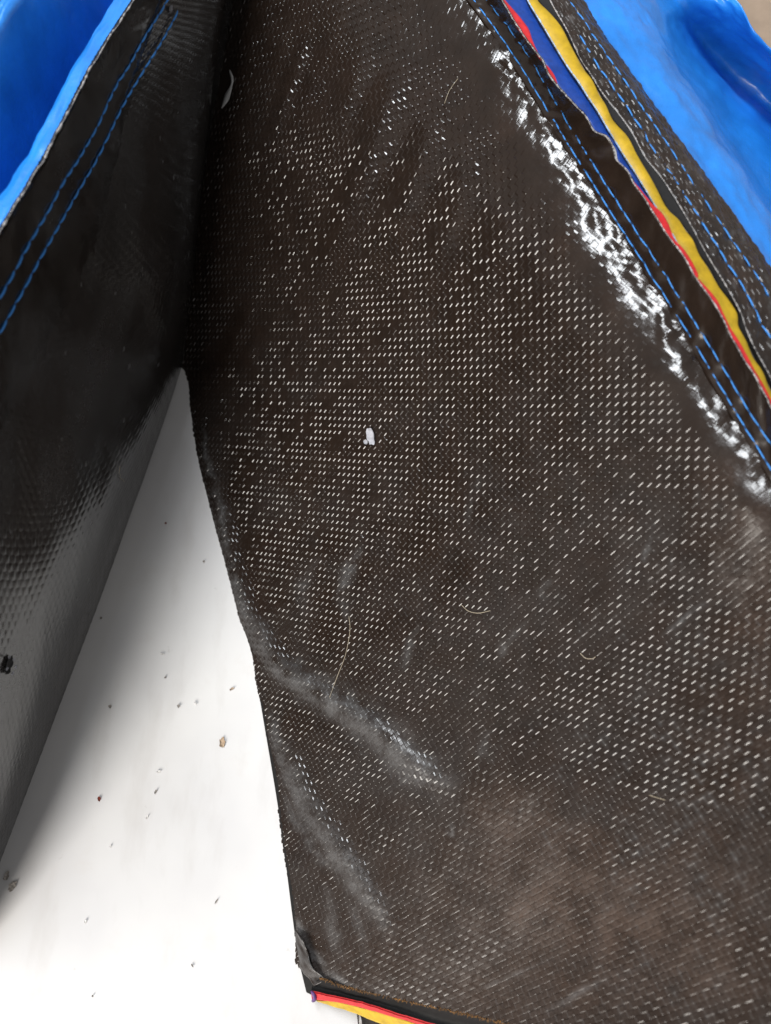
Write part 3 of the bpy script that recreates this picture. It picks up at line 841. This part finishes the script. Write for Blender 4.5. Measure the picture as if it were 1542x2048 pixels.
# worn gold and red thread fuzz along the seam
fuzz_v, fuzz_f = [], []
fl3 = line3(fr, 420)
for i in range(415):
    for q in range(2):
        p = fl3[i] + rng.normal(0, 0.00025, 3)
        d = rng.normal(0, 1, 3); d[2] = abs(d[2]) * 0.6; d /= np.linalg.norm(d)
        L = 0.0003 + 0.0006 * rng.random(); w = np.cross(d, [0, 0, 1]); w = w / (np.linalg.norm(w) + 1e-9) * 0.00012
        b = len(fuzz_v)
        fuzz_v += [p - w, p + w, p + d * L + w * 0.3, p + d * L - w * 0.3, p + [0, 0, 0.0002]]
        fuzz_f += [(b, b + 1, b + 2, b + 3)]
fz = mesh_from('thread_fuzz', fuzz_v, fuzz_f, M_GOLD, bag); fz['kind'] = 'stuff'
# strap end under the seam
sg = loft([[(712, 2018, 6), (716, 2050, 4), (722, 2120, 2)], [(790, 2040, 7), (795, 2060, 4), (800, 2130, 2)]], 30, 12)
zs = np.zeros(sg.shape[:2])
strap = sheet('strap', rough_grid(sg, 0.0003, 0.003, 55), M_HEM, bag, 0.0008, {'grey_dust': zs + 0.05, 'brown_dust': zs})
tube('strap_thread', line3([(718, 2024, 7), (722, 2040, 6.2), (726, 2070, 4.6), (730, 2115, 3.4)], 24), 0.00025 * (0.6 + rng.random(24)), M_FRAY, bag, 5)
# underside of the bag resting on the floor
ub = [(520, 1400, 0.6), (560, 1640, 0.6), (600, 1930, 0.6), (640, 1998, 0.6), (900, 2080, 0.6), (1150, 2160, 0.6)]
ub2 = [(900, 900, 0.6), (1100, 1200, 0.6), (1250, 1500, 0.6), (1350, 1700, 0.6), (1450, 1900, 0.6), (1600, 2160, 0.6)]
sheet('base', loft([ub, ub2], 30, 12), M_BLACK, bag, 0.0004)

# ------------------------------------------------------------------ left bag
bag2 = thing('woven_bag', 'black woven bag wall leaning over the floor, blue lining behind double blue stitched rim', 'bag', tuple(Pm(100, 1400, 0)))
low = [(600, -460, 150), (530, -300, 140), (480, -150, 130), (442, 50, 109), (410, 330, 66), (361, 740, 0), (225, 1128, 0), (112, 1428, 0), (0, 1722, 0), (-90, 1960, 0)]
up = [(480, -330, 180), (400, -210, 181), (330, -100, 182), (260, 2, 182), (179, 128, 190), (94, 290, 196), (4, 440, 203), (-95, 585, 206), (-180, 730, 208), (-260, 850, 210)]
up = [(x, y, z - 9) for x, y, z in up]
lo3 = line3(low, 120); up3 = line3(up, 120)
# match the two edges knot by knot
def knots(pts, n):
    a = np.array(pts, float); return cr(Pm(a[:, 0], a[:, 1], a[:, 2]), np.linspace(0, len(a) - 1, n))
lo3, up3 = knots(low, 160), knots(up, 160)
nd = np.array([0.974, -0.226, 0.0])
rowsW = []
for t in np.linspace(0, 1, 60):
    bul = 0.006 * math.sin(math.pi * t) + 0.004 * math.sin(2 * math.pi * t)
    rowsW.append(lo3 * (1 - t) + up3 * t + nd * bul)
g_w = np.stack(rowsW)          # (60 up, 160 along)
nrw = grid_normals(g_w)
Xs, Ts = np.meshgrid(np.linspace(0, 1, 160), np.linspace(0, 1, 60))
fold = 0.0018 * (fbm(Xs * 16 + Ts * 3, Ts * 3, 91, 3) - 0.5) * np.sin(np.pi * np.clip(Ts, 0, 1)) ** 0.5
g_w = g_w + nrw * fold[..., None]
g_w[..., 2] = np.where(Ts < 0.01, -0.001, np.maximum(g_w[..., 2], 0.0))
al = np.linalg.norm(np.diff(g_w[30], axis=0), axis=1).sum(); bl = np.linalg.norm(np.diff(g_w[:, 90], axis=0), axis=1).sum()
q = math.sqrt(0.5)
nmax = int((al + bl) * q / PITCH) + 2; nmin = -int(bl * q / PITCH) - 2
loc_save = LOC
LOC = np.array([0.0, 0.12, 0.5, 0.88])
uu = lattice_coords(0, nmax); vv = lattice_coords(nmin, int(al * q / PITCH) + 2)
LOC = loc_save
UU, VV = np.meshgrid(uu, vv, indexing='ij')
aa = (UU + VV) * q * PITCH / al; bb = (UU - VV) * q * PITCH / bl
keep = (aa >= 0) & (aa <= 1) & (bb >= 0) & (bb <= 1)
pos = grid_at(g_w, aa, bb)
wg = 0.10 * np.clip(fbm(aa * 14, bb * 9, 101, 4) * 2.6 - 1.0, 0, 1) + 0.03
rs = np.random.default_rng(77).random((600, 600))
spk = rs[np.floor(UU * 2).astype(int) % 600, np.floor(VV * 2).astype(int) % 600]
wg = wg + 0.35 * (spk > 0.998)
wb = 0.15 * np.clip(fbm(aa * 9, bb * 7, 102, 4) * 2.4 - 0.9, 0, 1)
wall = weave_mesh('side_wall', UU, VV, pos, keep, M_WALL, bag2, 0.032, 12, {'grey_dust': wg, 'brown_dust': wb}, smooth=True)
print('wall faces', len(wall.data.polygons))
# hem strip along the rim
g_h2 = g_w[40:, :].copy()
g_h2 = np.stack([cr(g_h2[:, j], np.linspace(0, 19, 24)) for j in range(160)], axis=1)
g_h2 = cr(g_h2.transpose(1, 0, 2), np.linspace(0, 159, 420)).transpose(1, 0, 2)
n2 = grid_normals(g_h2)
edge_w = 0.0012 * (fbm(np.linspace(0, 40, 420), np.zeros(420), 111, 3) - 0.5)
g_h2 = g_h2 + n2 * (-0.0012 + 0.0022 * np.clip(np.linspace(0, 3, 24), 0, 1))[:, None, None]
g_h2[-1] += (g_h2[-1] - g_h2[-2]) * (edge_w / 0.002)[:, None]
g_h2 = rough_grid(g_h2, 0.00045, 0.007, 23)
Xh, Yh = np.meshgrid(np.linspace(0, 20, 420), np.linspace(0, 3, 24))
hem2 = sheet('hem', g_h2, M_WALL, bag2, 0.0006, {'grey_dust': 0.16 * np.clip(fbm(Xh, Yh, 121, 4) * 2.4 - 0.9, 0, 1), 'brown_dust': 0.2 * np.clip(fbm(Xh, Yh, 122, 4) * 2.4 - 1.0, 0, 1)})
def pixel_path(pts, g):
    """follow photo pixels over a grid: nearest grid points under those pixels"""
    c = g.reshape(-1, 3) - np.array([0, 0, HC])
    x = c[:, 0]; y = c[:, 1] * ct + c[:, 2] * st; z = -c[:, 1] * st + c[:, 2] * ct
    px = CX + FPX * x / -z; py = CY - FPX * y / -z
    nr = grid_normals(g).reshape(-1, 3)
    xs = cr(np.array(pts, float), np.linspace(0, len(pts) - 1, 120))
    out, nn = [], []
    for a, b in xs:
        d = np.hypot(px - a, py - b); k = np.argsort(d)[:4]; w = 1 / (d[k] + 0.5); w /= w.sum()
        out.append((g.reshape(-1, 3)[k] * w[:, None]).sum(0)); nn.append((nr[k] * w[:, None]).sum(0))
    out = np.array(out); nn = np.array(nn); nn /= np.linalg.norm(nn, axis=1, keepdims=True)
    ker = np.ones(7) / 7
    sm = np.stack([np.convolve(np.pad(out[:, k], 3, 'edge'), ker, 'valid') for k in range(3)], -1)
    return sm, nn
for pts in ([(338, -15), (325, 10), (280, 80), (250, 137), (224, 174), (195, 239), (150, 318), (120, 362), (96, 410), (50, 487), (2, 578), (-40, 650)],
            [(352, 20), (342, 41), (321, 79), (277, 150), (239, 212), (186, 320), (137, 403), (91, 484), (43, 569), (2, 646), (-40, 725)]):
    p, n = pixel_path(pts, g_w)
    sew(p + n * 0.0011, n, 0.0066, hem2, r=0.9)
tube('frayed_edge', g_h2[-1] + n2[-1] * 0.0002, 0.00006 + 0.00045 * rng.random(420) ** 2, M_FRAY, bag2, 5)
# blue lining beyond the rim
r0 = g_h2[-1][::6]; nseg = len(r0)
outv = np.array([-0.80, 0.52, 0.0])
prof = [(0.0006, -0.0016), (0.004, -0.002), (0.009, -0.003), (0.0112, -0.010), (0.0118, -0.05), (0.0125, -0.11), (0.018, -0.14), (0.026, -0.135), (0.031, -0.09), (0.033, -0.03), (0.0345, 0.004), (0.037, 0.008), (0.041, 0.004), (0.043, -0.03), (0.046, -0.08), (0.055, -0.09), (0.066, -0.03), (0.075, -0.012), (0.09, -0.02), (0.13, -0.03), (0.19, -0.05), (0.26, -0.04)]
dm = np.clip((np.linspace(0, 1, nseg) - 0.20) * 4, 0.10, 1.0)[:, None]
L = np.stack([r0 + outv * a + np.array([0, 0, b]) * dm for a, b in prof])
g_l = cr(cr(L, np.linspace(0, len(prof) - 1, 150)).transpose(1, 0, 2), np.linspace(0, nseg - 1, 120)).transpose(1, 0, 2)
Xl, Yl = np.meshgrid(np.linspace(0, 1, 120), np.linspace(0, 1, 150))
g_l = g_l + grid_normals(g_l) * (0.006 * (fbm(Xl * 5, Yl * 5 + Xl * 3, 131, 3) - 0.5) * np.clip(Yl * 4, 0, 1))[..., None]
g_l = rough_grid(g_l, 0.0006, 0.008, 35)
sheet('lining', g_l, M_BLUE, bag2, 0.0005)
# scuffed hole low on the wall
def wall_near(px, py):
    p, n = pixel_path([(px, py), (px + 1, py)], g_w); return p[0], n[0]

def flake(name, c, n, rx, ry, rot, mat, seed, curl=0.0004, thick=0.00025, parent=None, jag=0.35):
    r = np.random.default_rng(seed)
    n = np.asarray(n, float); n /= np.linalg.norm(n)
    a = np.cross(n, [0.0, 1.0, 0.05]); a /= np.linalg.norm(a); b = np.cross(n, a)
    k = 22
    ang = np.linspace(0, 2 * math.pi, k, endpoint=False)
    rad = 1 - jag * r.random(k)
    ca, sa = math.cos(rot), math.sin(rot)
    rings = []
    for s in (1.0, 0.6):
        x = rx * s * rad * np.cos(ang); y = ry * s * rad * np.sin(ang)
        X = x * ca - y * sa; Y = x * sa + y * ca
        h = curl * (s ** 2) * (0.5 + 0.9 * r.random(k)) if s == 1.0 else curl * 0.35 * r.random(k)
        rings.append(c + X[:, None] * a + Y[:, None] * b + (h[:, None] + thick) * n)
    under = rings[0] - n * thick
    v = np.concatenate([rings[0], rings[1], under, [c + n * thick], [c]])
    f = []
    for i in range(k):
        j = (i + 1) % k
        f += [(i, j, k + j), (i, k + j, k + i), (k + i, k + j, 3 * k), (2 * k + j, 2 * k + i, i), (2 * k + j, i, j), (3 * k + 1, 2 * k + i, 2 * k + j)]
    return mesh_from(name, v, f, mat, parent, smooth=False)
hp, hn = wall_near(14, 1328)
flake('scuff_hole', hp + hn * 0.0006, hn, 0.0026, 0.0042, 0.2, M_BLACK, 5, parent=bag2)
for k, (dx, dy) in enumerate(((6, -10), (-6, 8), (9, 6), (-2, -16), (3, 16))):
    hp, hn = wall_near(14 + dx, 1328 + dy)
    flake('scuff_chip', hp + hn * 0.0012, hn, 0.0009, 0.0006, k, M_PAPER, 60 + k, parent=bag2)

# ------------------------------------------------------------------ loose bits
p, n = panel_point(745, 873, 0.0007)
tag(flake('paper_flake', p[0], n[0], 0.0024, 0.0050, 0.15, M_PAPER, 2, 0.0007, jag=0.25), 'white torn paint flake stuck near the middle of the slanting black side', 'flake')
p, n = panel_point(735, 885, 0.0007)
tag(flake('paper_crumb', p[0], n[0], 0.0012, 0.0016, 0.8, M_PAPER, 8, 0.0006), 'tiny white crumb touching the torn white flake on black side', 'crumb')
cg = knots([(463, 142, 78), (467, 165, 76), (452, 200, 72), (446, 218, 70)], 20)
def panel_line(pts, n, off):
    a = cr(np.array(pts, float), np.linspace(0, len(pts) - 1, n))
    return panel_point(a[:, 0], a[:, 1], off)
p, n = panel_line([(462, 142), (467, 165), (456, 195), (446, 218)], 16, 0.0009)
w = np.array([0.0004, 0.0006, 0.0008, 0.0009, 0.0009, 0.0008, 0.0007, 0.001, 0.0014, 0.0018, 0.0021, 0.0020, 0.0016, 0.0011, 0.0007, 0.0003])[:, None]
side_v = np.cross(n, np.gradient(p, axis=0)); side_v /= np.linalg.norm(side_v, axis=1, keepdims=True)
tag(sheet('paper_strip', np.stack([p - side_v * w, p + n * 0.0004, p + side_v * w]), plain_material('grey_paper', (0.36, 0.36, 0.36), 0.8, 0.2, 0.1, 900, 0.3), None, 0.0003),
    'curled pale grey paper sliver in the dark fold between the two bags', 'paper')
hq, hn = pixel_path([(342, 17), (343, 18)], g_h2)
tag(flake('lint_tuft', hq[0] + hn[0] * 0.0012, hn[0], 0.0012, 0.0015, 0.4, M_PAPER, 13, 0.001), 'white lint tuft at the end of the blue stitching', 'lint')

for k, (pts, lab, r) in enumerate([
    ([(699, 1232), (701, 1262), (692, 1310), (676, 1352), (660, 1395)], 'long pale hair lying straight above the grey dusty fold', 0.00013),
    ([(924, 1210), (938, 1222), (958, 1226), (982, 1221)], 'short curved pale hair like a smile on black weave', 0.00013),
    ([(1161, 1306), (1172, 1316), (1186, 1317), (1192, 1313)], 'tiny hooked fibre beside dusty specks on black weave', 0.00013),
    ([(917, 158), (900, 182), (890, 208)], 'short golden fibre near the shiny rim of the black side', 0.00011),
    ([(1300, 1590), (1318, 1596), (1332, 1600)], 'short pale fibre low on the brown dusty weave', 0.00012)]):
    p, n = panel_line(pts, 24, 0.00045)
    tag(tube('hair', p, r, M_HAIR, None, 5), lab, 'hair')
wp, wn = pixel_path([(238, 930), (236, 945), (240, 957), (246, 962)], g_w)
tag(tube('hair', wp[::5] + wn[::5] * 0.0006, 0.00012, M_HAIR, None, 5), 'hooked pale hair on the leaning black wall', 'hair')

# crumbs and paint chips on the floor
crumbs = [
    (445, 1485, 2.0, 3.6, M_CRUMB_B, 'pale brown flake beside the black bag edge, largest on the bright floor', 'brown'),
    (199, 1598, 1.1, 1.6, M_CRUMB_R, 'small reddish brown crumb alone on the white floor'),
    (332, 1047, 0.8, 0.9, M_CRUMB_R, 'orange red speck in the narrow floor gap between the bags'),
    (26, 1772, 3.6, 2.4, M_CRUMB_G, 'flat grey brown flake at the foot of the leaning wall'),
    (14, 1752, 3.0, 1.6, M_CRUMB_G, 'darker grey crumb touching the flat grey brown flake'),
    (408, 1123, 0.9, 0.9, M_CRUMB_G, 'grey speck close to the black bag in the narrow gap'),
    (203, 1236, 0.9, 1.0, M_CRUMB_G, 'dark speck right at the foot of the leaning wall'),
    (221, 1413, 1.3, 1.1, M_CRUMB_G, 'grey double crumb with pale chip beside it on white floor'),
    (358, 1412, 1.1, 1.2, M_CRUMB_G, 'dark crumb with a white side on the bright floor'),
    (312, 1583, 0.6, 1.6, M_CRUMB_G, 'slim dark splinter standing slightly off the white floor'),
    (331, 1355, 0.9, 0.7, M_CRUMB_G, 'dark fleck above the dark crumb with white side'),
    (318, 1543, 1.5, 0.8, M_CRUMB_W, 'raised white paint blister above the slim dark splinter'),
    (464, 1378, 2.2, 0.7, M_CRUMB_B, 'curled tan sliver close to the black bag edge'),
    (392, 1406, 0.5, 1.5, M_CRUMB_W, 'slim white paint curl beside the dark crumb'),
    (295, 1634, 1.4, 0.5, M_CRUMB_W, 'low white paint ripple under the slim dark splinter'),
    (172, 1842, 1.2, 0.8, M_CRUMB_W, 'lone white paint blister on the empty grey white floor'),
    (222, 1692, 0.9, 0.6, M_CRUMB_W, 'tiny white paint bump below the reddish brown crumb'),
    (186, 1991, 0.6, 0.6, M_CRUMB_G, 'tiny dark dot at the emptiest part of the floor'),
    (385, 1930, 1.2, 0.4, M_CRUMB_G, 'faint grey dash on the brightest floor'),
    (433, 1802, 0.4, 1.7, M_CRUMB_G, 'faint grey upright mark on the brightest floor'),
    (325, 1308, 1.6, 0.6, M_CRUMB_W, 'white paint ridge beside the dark fleck'),
]
for k, c in enumerate(crumbs):
    px, py, rx, ry, m, lab = c[:6]
    o = flake('floor_crumb', Pm(px, py, 0)[()] + np.array([0, 0, 0.00005]), (0, 0, 1), rx * 0.0008, ry * 0.0008, 0.3 * k, m, 200 + k, 0.0005, 0.0003, jag=0.45)
    tag(o, lab, 'crumb')
